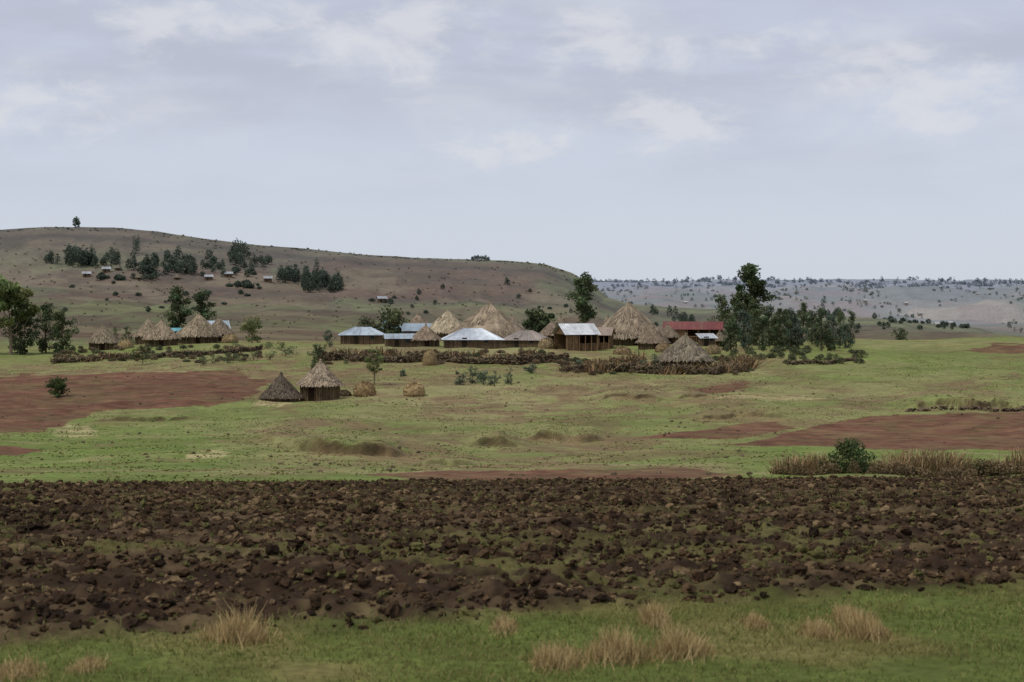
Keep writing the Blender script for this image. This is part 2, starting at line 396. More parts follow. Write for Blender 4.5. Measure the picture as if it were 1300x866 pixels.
def tree(name, px, d, hpx, wpx, kind='euc', col=(62, 76, 46), nl=2200, leaf=None, row=None):
    if row is not None: d = on_row(px, row)
    loc = gpt(px, d, False); h = hpx*d/F; w = wpx*d/F; r = np.random.default_rng(int(px*7+d))
    leaf = leaf or max(.12, w*.075)
    cs = crown(kind, h, w, r); Vs = []; Fs = []; Cs = []; Ms = []; off = 0
    def add(V, Fq, C, m):
        nonlocal off
        Vs.append(V); Fs.append(Fq+off); Cs.append(np.broadcast_to(C, V.shape) if np.ndim(C) == 1 else C); Ms.append(np.full(len(Fq), m)); off += len(V)
    bend = r.normal(0, .03*h, 2); tr = max(.05, h*.018)
    top = .9 if kind in ('euc', 'tall') else .62
    tp = [(bend[0]*t*t, bend[1]*t*t, h*top*t-.1) for t in (0, .25, .5, .75, 1)]
    barkc = S(128, 114, 96) if kind in ('tall', 'open') else S(92, 80, 64)
    add(*tube(tp, [tr*1.3, tr, tr*.8, tr*.5, tr*.2]), barkc, 0)
    for c in cs[::2]:
        z0 = min(max(c[2]-abs(c[0])-.12*h, .08*h), h*top*.92); t = z0/(h*top); s = np.array([bend[0]*t*t, bend[1]*t*t, z0]); e = c[:3]
        m = (s+e)/2+np.array([0, 0, -.04*h]); add(*tube([s, m, e], [tr*.4, tr*.28, tr*.1], 4), barkc, 0)
    per = int(nl/len(cs))
    for c in cs:
        q = r.normal(size=(per, 3)); q /= np.linalg.norm(q, axis=1)[:, None]; q *= (r.random((per, 1))**.45)
        q = q*np.array([1, 1, .8])*c[3]*r.uniform(.75, 1.3, 3)
        C = q+c[:3]
        V, Fq = leafq(C, leaf*r.uniform(.5, 1.5, per))
        V[:, 2] = np.maximum(V[:, 2], -.05)
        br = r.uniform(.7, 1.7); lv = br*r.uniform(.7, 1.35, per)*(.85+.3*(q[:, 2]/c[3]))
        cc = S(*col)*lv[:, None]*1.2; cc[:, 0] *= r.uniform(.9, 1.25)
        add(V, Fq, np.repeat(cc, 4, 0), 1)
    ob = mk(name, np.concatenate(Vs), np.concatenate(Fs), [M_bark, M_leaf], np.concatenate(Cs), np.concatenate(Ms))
    ob.location = loc; return ob
D1 = (70, 84, 58); D2 = (80, 94, 64); L1 = (104, 116, 74); BL = (82, 96, 82)
E = 'eucalyptus_tree'
tree('acacia_tree', 14, 345, 104, 74, 'open', (98, 110, 70), 4400)
tree('acacia_tree', -30, 350, 90, 60, 'open', (88, 100, 60), 2500)
tree(E, 26, 350, 58, 40, 'euc', D1, 2800); tree(E, 58, 355, 64, 32, 'euc', D1, 2800); tree(E, 79, 352, 56, 34, 'euc', D2, 2800)
tree(E, 227, 410, 74, 40, 'euc', D1, 3600); tree(E, 257, 412, 70, 36, 'euc', D1, 3400)
tree('shade_tree', 320, 370, 36, 28, 'round', L1, 1800); tree('shade_tree', 163, 392, 26, 18, 'round', D2, 1000)
tree('shade_tree', 147, 395, 24, 14, 'round', D2, 800)
tree('thorn_bush', 181, 330, 24, 36, 'open', (100, 104, 74), 900, row=463)
tree('thorn_bush', 72, 0, 26, 30, 'round', (62, 82, 46), 1800, row=504)
tree('shade_tree', 404, 0, 34, 22, 'round', D1, 1400, row=468); tree('shade_tree', 418, 345, 24, 18, 'round', BL, 1000)
tree('shade_tree', 475, 0, 48, 26, 'open', L1, 1700, row=490)
tree('shade_tree', 465, 385, 34, 28, 'round', (96, 102, 78), 1300); tree('shade_tree', 493, 382, 42, 48, 'round', (88, 98, 70), 2500)
tree('shade_tree', 705, 395, 30, 26, 'round', (90, 98, 72), 1200); tree('shade_tree', 590, 400, 30, 30, 'round', (90, 97, 72), 1100)
tree('fig_tree', 684, 385, 40, 52, 'round', D1, 4000)
tree(E, 742, 395, 86, 42, 'tall', (78, 92, 64), 3200)
tree(E, 917, 385, 58, 30, 'euc', D2, 2400); tree(E, 952, 378, 98, 50, 'tall', D1, 5200); tree(E, 938, 372, 52, 32, 'euc', D1, 2600)
for i, (px, hh, ww) in enumerate([(928, 40, 28), (944, 50, 28), (960, 60, 32), (976, 52, 28), (991, 56, 28), (1004, 52, 28), (1018, 56, 26), (1031, 44, 22), (1043, 55, 21), (1057, 42, 20), (1067, 46, 19), (1080, 44, 20), (968, 44, 28), (1011, 38, 28), (984, 38, 28), (1037, 32, 24), (1051, 28, 22), (1073, 32, 22), (998, 48, 26), (952, 40, 28)]):
    tree(E, px, 322+(i % 4)*9, hh, ww, 'euc', (D1, BL, D2, (86, 98, 78))[i % 4], 2200)
tree('thorn_bush', 1142, 392, 18, 22, 'round', D1, 900); tree('thorn_bush', 1078, 88, 50, 70, 'round', (68, 84, 50), 4200, leaf=.12)
tree('thorn_bush', 1245, 87, 20, 50, 'round', (90, 92, 58), 1200, leaf=.09)
for px, row, hh, ww in [(583, 489, 18, 18), (600, 487, 24, 20), (614, 489, 20, 20), (628, 490, 22, 18), (645, 488, 24, 14), (674, 474, 12, 18), (512, 478, 8, 10), (832, 474, 28, 14), (855, 472, 8, 12), (815, 470, 14, 14), (735, 468, 12, 12), (770, 470, 9, 10)]:
    tree('agave_shrub', px, 0, hh, ww, 'round', (86, 100, 84), 1000, row=row)
for px, row in [(258, 464), (273, 462), (289, 461), (305, 459), (322, 458), (343, 457), (362, 454), (299, 446), (340, 443), (357, 445), (372, 450), (395, 452)]:
    tree('thorn_bush', px, 0, 9+px % 5, 18, 'round', D2, 300, row=row)

def mass(name, T, col, leaves, lsz):
    A = np.array([((px-650)*d/F, d, hp*d/F, wp*d/F) for (px, d, hp, wp) in T]); Z = base_z(A[:, 0], A[:, 1]); n = len(A)
    q = rng.normal(size=(n, leaves, 3)); q /= np.linalg.norm(q, axis=2)[..., None]; q *= rng.random((n, leaves, 1))**.4
    t = (q[..., 2]+1)/2
    prof = (1.15-t*.55)
    P = np.stack([A[:, 0:1]+q[..., 0]*A[:, 3:4]/2*prof, A[:, 1:2]+q[..., 1]*A[:, 3:4]/2*prof, Z[:, None]+t*A[:, 2:3]*rng.uniform(.85, 1.1, (n, 1))], -1)
    sz = (A[:, 3:4]*lsz*rng.uniform(.6, 1.4, (n, leaves))).ravel()
    V, Fq = leafq(P.reshape(-1, 3), sz)
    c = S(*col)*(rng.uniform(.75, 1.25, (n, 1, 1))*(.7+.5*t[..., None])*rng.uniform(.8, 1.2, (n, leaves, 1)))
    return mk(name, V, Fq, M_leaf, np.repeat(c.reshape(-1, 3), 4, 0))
HD = np.linspace(440, 1495, 1200)
def hill_d(px, row):
    z = base_z((px-650)*HD/F, HD); r = HR+(H-z)*F/HD
    i = int(np.argmax(r <= row)); return float(HD[i]) if r[i] <= row else 1480.
T = []
def cluster(x0, x1, r0, r1, n, hh, ww, fn=hill_d):
    for _ in range(n):
        px = rng.uniform(x0, x1); row = rng.uniform(r0, r1); T.append((px, fn(px, row), hh*rng.uniform(.5, 1.3), ww*rng.uniform(.7, 1.3)))
cluster(85, 118, 330, 340, 22, 20, 12); cluster(118, 150, 332, 342, 14, 17, 11); cluster(60, 74, 333, 337, 4, 16, 10); cluster(155, 200, 334, 350, 20, 17, 12)
cluster(205, 250, 330, 350, 26, 16, 11); cluster(255, 345, 332, 352, 26, 13, 11); cluster(292, 318, 327, 330, 9, 20, 10)
cluster(354, 378, 354, 361, 12, 20, 12); cluster(384, 436, 362, 372, 30, 21, 12); cluster(385, 410, 352, 366, 10, 22, 12)
cluster(278, 318, 362, 366, 12, 7, 13); cluster(125, 200, 350, 358, 10, 8, 12); cluster(168, 180, 322, 326, 3, 24, 8)
cluster(640, 650, 358, 362, 2, 12, 6); cluster(470, 500, 378, 386, 5, 6, 10); cluster(60, 400, 345, 400, 26, 6, 8)
cluster(500, 760, 365, 400, 14, 6, 7); cluster(800, 880, 400, 425, 22, 13, 9); cluster(1000, 1070, 398, 410, 22, 11, 8)
cluster(1090, 1230, 404, 424, 30, 7, 8)
T += [(97, 1490, 17, 12), (98, 1492, 12, 9)]
T += [(600+i*3.3, 1488, 6+(i % 3), 6) for i in range(7)]
mass('hillside_trees', T, (80, 92, 80), 170, .2)  # leaf tint lightened to carry the haze
T = []; cluster(-50, 760, 300, 430, 620, 1.7, 3.4)
T += [(px, 1485+rng.uniform(-20, 12), rng.uniform(.8, 2), rng.uniform(2.5, 5)) for px in rng.uniform(-100, 720, 90)]
mass('hillside_shrubs', T, (92, 92, 74), 16, .4)
T = []
for _ in range(1500):
    d = rng.uniform(6000, 11500); px = rng.uniform(735, 1430)
    if fbm(np.array([px/35]), np.array([d/900]), 2, 405)[0] < .46: continue
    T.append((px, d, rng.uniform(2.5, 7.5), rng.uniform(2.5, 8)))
mass('distant_trees', T, (132, 142, 152), 50, .26)  # bluish-grey leaf tint has the far haze painted in
T = []
for _ in range(2200):
    d = rng.uniform(1700, 6000); px = rng.uniform(720, 1450)
    if fbm(np.array([px/50]), np.array([d/350]), 2, 401)[0] < .53: continue
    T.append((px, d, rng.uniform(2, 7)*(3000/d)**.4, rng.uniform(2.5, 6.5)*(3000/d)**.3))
mass('distant_trees', T, (108, 118, 112), 50, .26)  # greyed leaf tint, haze painted in more weakly than for the farther trees
T = []
cluster(405, 730, 452, 463, 40, 6, 11, on_row); cluster(715, 955, 458, 476, 40, 7, 12, on_row); cluster(66, 330, 443, 460, 45, 5, 10, on_row)
cluster(920, 1095, 446, 462, 50, 8, 13, on_row)
mass('hedge_shrubs', T, (92, 98, 70), 240, .13)
T = []
cluster(405, 730, 448, 463, 80, 6, 12, on_row); cluster(715, 955, 458, 477, 90, 7, 13, on_row); cluster(66, 330, 441, 461, 60, 5, 11, on_row)
mass('brush_heaps', T, (116, 101, 80), 240, .14)
T = [(rng.uniform(988, 1480), rng.uniform(86, 90), rng.uniform(10, 22), rng.uniform(18, 40)) for _ in range(90)]
mass('brush_heaps', T, (124, 106, 80), 420, .09)

# ------------------------------------------------------------------ huts
def thatch_roof(R, h, z0, par, tint, name='thatch_roof', hook=.12, tiers=3):
    A = 96; B = 16; t = np.linspace(0, 1, B); a = np.arange(A)*2*math.pi/A
    TT, AA = np.meshgrid(t, a, indexing='ij')
    sd = int(rng.integers(0, 9999)); hook = hook*rng.uniform(-1.2, .8)
    lean = rng.normal(0, .035*R, 2)
    rad = R*(TT**1.0)*(1+hook*np.sin(TT*math.pi)*-.6)+.10
    step = ((TT*tiers) % 1.0)**2*R*.03
    nz = fbm(np.cos(AA)*3+7, np.sin(AA)*3+TT*5, 3, sd)-.5
    rad = rad+step+nz*R*.12*TT
    edge = rng.uniform(-.06, .06, A)*R*.35
    Z = z0+h*(1-TT)+nz*h*.12; Z[-1] += edge*.6; rad[-1] += edge*.5
    V = np.stack([rad*np.cos(AA)+lean[0]*(1-TT), rad*np.sin(AA)+lean[1]*(1-TT), Z], -1).reshape(-1, 3)
    V = np.concatenate([V, np.stack([R*.55*np.cos(a), R*.55*np.sin(a), np.full(A, z0+h*.3)], -1)])
    Fq = [[i*A+j, (i+1)*A+j, (i+1)*A+(j+1) % A, i*A+(j+1) % A] for i in range(B) for j in range(A)]
    streak = rng.uniform(.72, 1.18, A)[None, :]*(.85+.6*nz+.0)*rng.uniform(.9, 1.1, (B, A))
    C = np.ones((B+1, A, 3)); C[:B] = tint*streak[..., None]*(1-.2*(step/(R*.03)))[..., None]; C[B] = tint*.3
    mk(name, V, Fq, M_thatch, C.reshape(-1, 3), smooth=False, parent=par)
    n = 1100; aa = rng.uniform(0, 2*math.pi, n); tt = np.sqrt(rng.uniform(.02, 1, n)); ln = rng.uniform(.06, .16, n)
    w = rng.uniform(.03, .10, n)
    def pt(tv, av, lift):
        rr = R*tv*(1+hook*np.sin(np.minimum(tv, 1)*math.pi)*-.6)+.12+.02*R
        return np.stack([(rr+lift)*np.cos(av)+lean[0]*(1-tv), (rr+lift)*np.sin(av)+lean[1]*(1-tv), z0+h*(1-tv)+lift], -1)
    p0 = pt(tt, aa, rng.uniform(.0, .04, n)); p1 = pt(np.minimum(tt+ln, 1.07), aa+rng.normal(0, .04, n), rng.uniform(.0, .09, n))
    tg = np.stack([-np.sin(aa), np.cos(aa), aa*0], -1)*w[:, None]
    V = np.stack([p0-tg, p1-tg*.6, p1+tg*.6, p0+tg], 1).reshape(-1, 3)
    C = np.repeat(tint*rng.uniform(.5, 1.3, (n, 1)), 4, 0)
    mk('straw', V, np.arange(n*4).reshape(n, 4), M_thatch, C, parent=par)
    lx, ly = lean
    V, Fq = tube([(lx, ly, z0+h-.15), (lx, ly, z0+h+.12), (lx+.02, ly, z0+h+.18), (lx, ly, z0+h+.38)], [.26, .16, .2, .05], 8)
    mk('finial', V, Fq, M_thatch, np.broadcast_to(tint*.7, V.shape), parent=par)
def bx(nm, c, s, col, m, par, rot=0):
    s = np.array(s)/2; V = np.array([[x, y, z] for x in (-1, 1) for y in (-1, 1) for z in (-1, 1)])*s
    cr, sr = math.cos(rot), math.sin(rot)
    V = np.stack([V[:, 0]*cr-V[:, 1]*sr, V[:, 0]*sr+V[:, 1]*cr, V[:, 2]], -1)+np.array(c)
    Fq = [[0, 1, 3, 2], [4, 6, 7, 5], [0, 4, 5, 1], [2, 3, 7, 6], [0, 2, 6, 4], [1, 5, 7, 3]]
    return mk(nm, V, Fq, m, np.broadcast_to(col, V.shape), parent=par)
def hut(px, d, wpx, rhpx, wall=1.5, tint=(150, 132, 106), name='thatched_hut', face=-1.4, ov=.86, poles=True, row=None):
    if row is not None: d = on_row(px, row)
    R = wpx*d/F/2; h = rhpx*d/F; loc = gpt(px, d, False); e = empty(name, loc)
    t = S(*tint)*1.28; t = t*.8+.2*t.mean(); Rw = R*ov
    k = 40
    V, Fq = tube([(0, 0, -.6), (0, 0, .5), (0, 0, wall+.35*h*(1-ov)*2)], [Rw, Rw*.99, Rw*.97], k)
    C = np.broadcast_to(S(108, 94, 76), V.shape)*rng.uniform(.7, 1.2, (len(V), 1)); mk('wall', V, Fq, M_mud, C, parent=e)
    if poles:
        Vs = []; Fs = []; Cs = []; o = 0
        n = int(2*math.pi*Rw/.3)
        for i in range(n):
            a = i/n*2*math.pi+rng.normal(0, .02)
            if abs(((a-face+math.pi) % (2*math.pi))-math.pi) < .5/Rw: continue
            x, y = math.cos(a)*Rw*1.015, math.sin(a)*Rw*1.015
            V, Fq = tube([(x, y, -.3), (x*1.005+rng.normal(0, .06), y*1.005, wall*rng.uniform(.85, 1.1))], [.06*rng.uniform(.6, 1.5), .04], 4)
            Vs.append(V); Fs.append(Fq+o); o += len(V); Cs.append(np.broadcast_to(S(134, 116, 92)*rng.uniform(.35, 1.4), V.shape))
        mk('wall_poles', np.concatenate(Vs), np.concatenate(Fs), M_stick, np.concatenate(Cs), parent=e)
    ca, sa = math.cos(face), math.sin(face); dh = min(wall*.95, 1.75)
    bx('door', (ca*Rw*1.0, sa*Rw*1.0, dh/2), (.10, .8, dh), S(48, 38, 32), M_mud, e, face)
    for sgn in (-1, 1):
        bx('door_post', (ca*Rw*1.02-sa*sgn*.46, sa*Rw*1.02+ca*sgn*.46, dh/2), (.14, .1, dh+.06), S(92, 74, 56), M_stick, e, face)
    thatch_roof(R, h, wall, e, t); return e
def stack(px, row, wpx, hpx, tint=(150, 130, 96), name='haystack', d=None):
    d = d or on_row(px, row); R = wpx*d/F/2; h = hpx*d/F; e = empty(name, gpt(px, d, False)); A = 48; B = 14
    t = np.linspace(0, 1, B); a = np.arange(A)*2*math.pi/A; TT, AA = np.meshgrid(t, a, indexing='ij')
    rad = R*np.sin(np.clip(TT*1.15, 0, 1.0)*math.pi/2)**.75*(1+.2*(fbm(np.cos(AA)*2+5, np.sin(AA)*2+TT*4, 3, int(px))-.5))+.02
    rad[-1] *= .9
    Z = h*(1-TT**1.6)-.1
    V = np.stack([rad*np.cos(AA), rad*np.sin(AA), Z], -1).reshape(-1, 3)
    Fq = [[i*A+j, (i+1)*A+j, (i+1)*A+(j+1) % A, i*A+(j+1) % A] for i in range(B-1) for j in range(A)]
    tt = S(*tint)*1.3
    C = tt*rng.uniform(.7, 1.15, (B, A, 1))*(1-.2*TT[..., None]); mk('heap', V, Fq, M_thatch, C.reshape(-1, 3), parent=e)
    n = 700; i = rng.integers(0, B, n); j = rng.integers(0, A, n); P = np.stack([rad*np.cos(AA), rad*np.sin(AA), Z], -1)[i, j]
    P = P*(1+rng.uniform(0, .04, (n, 1)))+rng.normal(0, .02*R, (n, 3)); P[:, 2] = np.maximum(P[:, 2], .02)
    V, Fq = leafq(P, rng.uniform(.08, .22, n)*R); C = np.repeat(tt*rng.uniform(.75, 1.2, (n, 1)), 4, 0); mk('straw', V, Fq, M_thatch, C, parent=e)

def tin_house(px, d, wx, dy, wall, rh, kind='hip', tin=(190, 200, 208), yaw=0, name='tin_roof_house', wallc=(104, 88, 72), openfront=False, ov=.45, rust=.06, simple=False):
    e = empty(name, gpt(px, d, False), yaw); a, b = wx/2, dy/2; w0 = S(*wallc)
    if openfront:
        bx('back_wall', (0, b-.08, wall/2-.2), (wx, .15, wall+.4), w0*.8, M_mud, e)
        bx('side_wall', (a-.08, 0, wall/2-.2), (.15, dy-.32, wall+.4), w0, M_mud, e)
        bx('inner_wall', (-a*.25, -.1, wall/2-.2), (.15, dy-.6, wall+.4), w0*.9, M_mud, e)
        bx('front_wall', (-a*.62, -b+.1, wall/2-.2), (wx*.38, .14, wall+.35), w0*1.3, M_mud, e)
        for i in range(6):
            bx('post', (-a+.1+i*(wx-.2)/5, -b-.12, wall/2-.2), (.14, .14, wall+.4), w0*1.5, M_stick, e)
        bx('rail', (a*.35, -b-.0, wall*.42), (wx*.6, .08, .12), w0*1.3, M_stick, e)
        for i in range(14):
            bx('plank', (-a*.25+.25+i*(a*1.15)/14, -b+.05, wall*.2), (.16, .05, wall*.45+.3*rng.random()), w0*rng.uniform(.7, 1.7), M_stick, e)
    else:
        bx('front_wall', (0, -b, wall/2-.2), (wx, .16, wall+.4), w0, M_mud, e); bx('back_wall', (0, b, wall/2-.2), (wx, .16, wall+.4), w0, M_mud, e)
        bx('left_wall', (-a+.08, 0, wall/2-.2), (.155, dy-.17, wall+.4), w0*.9, M_mud, e); bx('right_wall', (a-.08, 0, wall/2-.2), (.155, dy-.17, wall+.4), w0*.9, M_mud, e)
        bx('door', (-a*.3, -b-.09, .9), (.9, .06, 1.8), S(60, 52, 44), M_mud, e)
        bx('window', (a*.45, -b-.09, 1.25), (.7, .05, .6), S(50, 60, 66), M_mud, e)
        if not simple:
            Vn = int(wx/.3)
            for i in range(Vn):
                xx = -a+.2+i*(wx-.4)/max(1, Vn-1)
                if abs(xx+a*.3) < .55 or abs(xx-a*.45) < .45: continue
                bx('plank', (xx, -b-.10, wall/2-.1), (.13, .05, wall+.15), w0*rng.uniform(.5, 1.6), M_stick, e)
    A_, B_ = a+ov, b+ov; zt = wall+rh; zl = wall-.02
    def panels(q0, q1, r0, r1, n):
        q0, q1, r0, r1 = map(np.array, (q0, q1, r0, r1)); Vs = []; Cs = []
        m = n*6
        nrm = np.cross(q1-q0, r0-q0+(r1-q1)); nrm = nrm/np.linalg.norm(nrm)
        if nrm[2] < 0: nrm = -nrm
        for i in range(m+1):
            t = i/m; off = nrm*(.03*math.cos(i*math.pi)+.012*(i//6 % 2))
            Vs += [q0*(1-t)+q1*t+off, (q0*(1-t)+q1*t)*.45+(r0*(1-t)+r1*t)*.55+off, r0*(1-t)+r1*t+off]
        sh = rng.uniform(.78, 1.08, n+1)
        for i in range(m+1):
            c = S(*tin)*np.array([1, 1, 1.05])*sh[i//6]
            if rng.random() < rust: c = c*.5+.5*S(120, 96, 80)
            Cs += [c*rng.uniform(.85, 1), c*rng.uniform(.92, 1.05), c]
        Fq = []
        for i in range(m):
            for j in range(2): Fq.append([i*3+j, (i+1)*3+j, (i+1)*3+j+1, i*3+j+1])
        mk('roof_sheets', Vs, Fq, M_tin, np.array(Cs), parent=e)
    if kind == 'hip':
        rl = max(.15, a-b*.9)
        R0, R1 = (-rl, 0, zt), (rl, 0, zt)
        c = [(-A_, -B_, zl), (A_, -B_, zl), (A_, B_, zl), (-A_, B_, zl)]
        n = max(3, int(wx/1.0)); panels(c[0], c[1], R0, R1, n); panels(c[2], c[3], R1, R0, n)
        panels(c[1], c[2], R1, R1, max(3, int(dy))); panels(c[3], c[0], R0, R0, max(3, int(dy)))
    elif kind == 'gable':
        n = max(3, int(wx/.9)); panels((-A_, -B_, zl), (A_, -B_, zl), (-A_, 0, zt), (A_, 0, zt), n)
        panels((A_, B_, zl), (-A_, B_, zl), (A_, 0, zt), (-A_, 0, zt), n)
        for sx in (-1, 1):
            V = [(sx*(a-.05), -b, wall), (sx*(a-.05), b, wall), (sx*(a-.05), .05, zt-.08), (sx*(a-.05), -.05, zt-.08)]
            mk('gable_end', V, [[0, 1, 2, 3]], M_mud, np.broadcast_to(w0*.9, (4, 3)), parent=e)
    else:
        n = max(3, int(wx/.9)); panels((-A_, -B_, zl), (A_, -B_, zl), (-A_, B_, zt), (A_, B_, zt), n)
    return e

# left compound
hut(131, 366, 40, 21, 1.4, (140, 126, 102)); hut(189, 384, 38, 22, 1.8, (150, 134, 108)); hut(205, 366, 46, 23, 1.4, (152, 134, 108))
hut(251, 376, 58, 27, 1.5, (148, 132, 106)); hut(278, 384, 38, 20, 1.6, (140, 124, 102))
tin_house(267, 396, 7, 5, 3.0, 1.7, 'gable', (190, 206, 214), .3)
tin_house(216, 398, 4, 4, 2.9, .6, 'shed', (120, 190, 200), .1)
stack(160, 0, 20, 12, (150, 132, 100), d=360); stack(292, 0, 20, 11, (146, 128, 98), d=372)
# isolated pair
hut(406, 0, 56, 29, 1.75, (156, 138, 114), row=507, face=-1.9)
hut(357, 0, 50, 28, .3, (100, 88, 74), row=508, face=-1.2, poles=False, ov=.9)
stack(463, 503, 28, 18, (138, 118, 88)); stack(526, 502, 27, 16, (158, 138, 104)); stack(546, 464, 18, 20, (140, 122, 92)); stack(436, 503, 20, 8, (84, 72, 56))
# village core
tin_house(460, 362, 8.5, 6, 1.7, 1.5, 'hip', (190, 204, 214), .1)
tin_house(492, 392, 6, 5, 2.7, 1.7, 'hip', (150, 190, 200), 0)
hut(531, 392, 38, 20, 2.2, (144, 126, 104)); hut(568, 380, 58, 27, 1.8, (178, 162, 132)); hut(620, 372, 98, 41, 1.3, (154, 136, 112))
hut(540, 350, 40, 18, 1.4, (150, 130, 108))
tin_house(508, 350, 5.5, 4, 1.7, .9, 'gable', (176, 190, 200), .15)
tin_house(545, 380, 10, 5, 2.0, 1.5, 'gable', (164, 180, 192), -.05)
tin_house(600, 338, 10.5, 8, 1.4, 2.0, 'hip', (214, 222, 228), .05, rust=.02)
tin_house(668, 350, 7.8, 6, 1.4, 1.8, 'hip', (176, 166, 156), -.25, rust=.45)
hut(650, 374, 46, 24, 1.4, (142, 128, 108)); hut(700, 372, 34, 17, 1.4, (134, 118, 98))
tin_house(731, 333, 6.0, 6.5, 2.9, 1.9, 'gable', (226, 230, 230), .32, openfront=True, wallc=(118, 96, 74), rust=.02)
tin_house(760, 340, 4.8, 5, 2.5, 1.4, 'gable', (172, 152, 134), -.2, openfront=True, wallc=(112, 90, 70))
hut(712, 388, 28, 16, 2.4, (140, 124, 104))
hut(798, 352, 92, 43, 1.5, (148, 131, 108)); hut(829, 336, 42, 18, 1.2, (132, 115, 95)); hut(772, 366, 34, 24, 1.6, (140, 124, 104))
stack(694, 0, 22, 14, (140, 124, 96), d=335); stack(842, 0, 20, 12, (132, 115, 90), d=322); stack(790, 0, 22, 10, (128, 110, 86), d=318); stack(905, 0, 20, 12, (130, 116, 90), d=312)
tin_house(880, 368, 11, 6, 2.4, 1.5, 'gable', (132, 64, 56), -.12, name='red_roof_shed', openfront=True, wallc=(128, 102, 80), rust=.25)
hut(869, 0, 72, 31, 1.1, (134, 122, 102), row=466)
tin_house(897, 340, 2.6, 2.2, 1.5, .8, 'shed', (206, 212, 216), .2); hut(914, 345, 24, 11, 1.2, (126, 113, 92))
hut(848, 362, 30, 15, 1.4, (134, 119, 98))
# hillside homesteads
for px, row in [(135, 346), (238, 347), (290, 352), (485, 384), (150, 343), (176, 355), (225, 355), (265, 356), (110, 352), (340, 358)]:
    d = hill_d(px, row)
    if row % 2: hut(px, d, 10, 4.5, 1.3, (130, 120, 102), poles=False)
    else: tin_house(px, d, 5, 4, 2.2, 1.4, 'gable', (176, 182, 186), .2, simple=True)
for px, d in [(1168, 2900), (1190, 2300), (1206, 2320), (1224, 2600), (1052, 2500), (1098, 3200), (940, 3600), (1262, 3500), (1010, 4000), (1130, 3900), (1280, 2700), (870, 3100), (1080, 2900), (1240, 4200), (980, 2700), (1150, 3300), (900, 4400), (1030, 3300)]:
    tin_house(px, d, 7, 5, 3, 2, 'gable', (194, 194, 194), .2, wallc=(160, 154, 146), simple=True)

# ------------------------------------------------------------------ brushwood fences and stone walls
def path(pts):
    P = []
    for (px, r) in pts:
        d = on_row(px, r) if r > 400 else r
        P.append(((px-650)*d/F, d))
    P = np.array(P); seg = np.linalg.norm(np.diff(P, axis=0), axis=1); return P, seg.sum(), np.r_[0, np.cumsum(seg)]
def fence(pts, h, per_m=22, thick=.045, name='brushwood_fence', tint=(108, 90, 68), depth=.5, leaves=0, lean=.35, lo=.15):
    P, L, cum = path(pts)
    n = int(L*per_m); s = rng.uniform(0, L, n)
    wob = (fbm(s/6, s*0, 3, int(L*3))-.5)*5*min(1.5, depth)
    x = np.interp(s, cum, P[:, 0])+rng.normal(0, depth*.5, n); y = np.interp(s, cum, P[:, 1])+rng.normal(0, depth*.5, n)+wob
    z = base_z(x, y)-.1; hv = h*(lo+(1.45-lo)*ss(.25, .75, fbm(s/2.2, s*0, 3, int(L*10))))*rng.uniform(.35, 1.2, n)
    a = rng.uniform(0, 6.28, n); ln = np.abs(rng.normal(0, lean, n)); w = rng.uniform(.6, 1.6, n)*thick; b = rng.uniform(-.6, .6, n)
    wd = np.stack([np.cos(b), np.sin(b), b*0], -1)*w[:, None]
    B = np.stack([x, y, z], -1); U = np.stack([np.cos(a)*ln*hv, np.sin(a)*ln*hv, hv], -1)
    dp = np.stack([-np.sin(b), np.cos(b), b*0], -1)*w[:, None]
    V = np.stack([B-wd, B+wd, B+dp, B+U-wd*.4, B+U+wd*.4, B+U+dp*.4], 1).reshape(-1, 3)
    o = (np.arange(n)*6)[:, None, None]; Fq = (np.array([[0, 1, 4, 3], [1, 2, 5, 4], [2, 0, 3, 5]])[None]+o).reshape(-1, 4)
    pal = np.array([S(*tint), S(*tint)*1.7, S(*tint)*.6, S(150, 122, 92)]); c = pal[rng.integers(0, 4, n)]*rng.uniform(.7, 1.3, (n, 1))
    C = np.repeat(c, 6, 0); mi = np.zeros(len(Fq))
    if leaves:
        m = leaves; s2 = rng.uniform(0, L, m); k2 = fbm(s2/1.5, s2*0, 2, 77) > .5; s2 = s2[k2]; m = len(s2)
        xx = np.interp(s2, cum, P[:, 0])+rng.normal(0, depth*.6, m); yy = np.interp(s2, cum, P[:, 1])+rng.normal(0, depth*.6, m)
        q = np.stack([xx, yy, base_z(xx, yy)+rng.uniform(.0, .7, m)*h], -1)
        V2, F2 = leafq(q, rng.uniform(.06, .15, m)*max(1, thick/.045)); Fq = np.concatenate([Fq, F2+len(V)]); V = np.concatenate([V, V2])
        C = np.concatenate([C, np.repeat(S(96, 102, 60)*rng.uniform(.6, 1.3, (m, 1)), 4, 0)]); mi = np.r_[mi, np.ones(m)]
    return mk(name, V, Fq, [M_stick, M_leaf], C, mi)
def stone_wall(pts, h, w=.7, per_m=26):
    P, L, cum = path(pts); n = int(L*per_m); s = rng.uniform(0, L, n)
    hh = h*(.4+.9*fbm(s/3, s*0, 3, int(L))); dz = rng.random(n)*hh
    off = rng.normal(0, w*.35, n)*(1.2-dz/h*.7)
    x = np.interp(s, cum, P[:, 0])+off*.3; y = np.interp(s, cum, P[:, 1])+off+(fbm(s/6, s*0, 3, int(L*3))-.5)*5
    col = S(98, 87, 73)*rng.uniform(.45, 1.5, (n, 1))
    lumps('dry_stone_wall', x, y, rng.uniform(.12, .30, n), col, 1, M_clod, dz=dz)
fence([(990, 88), (1060, 89), (1140, 88), (1230, 90), (1310, 89), (1480, 92)], .85, 300, .018, 'brushwood_fence', (150, 130, 100), .6, 3500, .55, lo=.85)
fence([(66, 461), (110, 459), (170, 455), (235, 452), (330, 444)], .8, 22, .08, tint=(110, 96, 76), depth=.8, lean=.9)
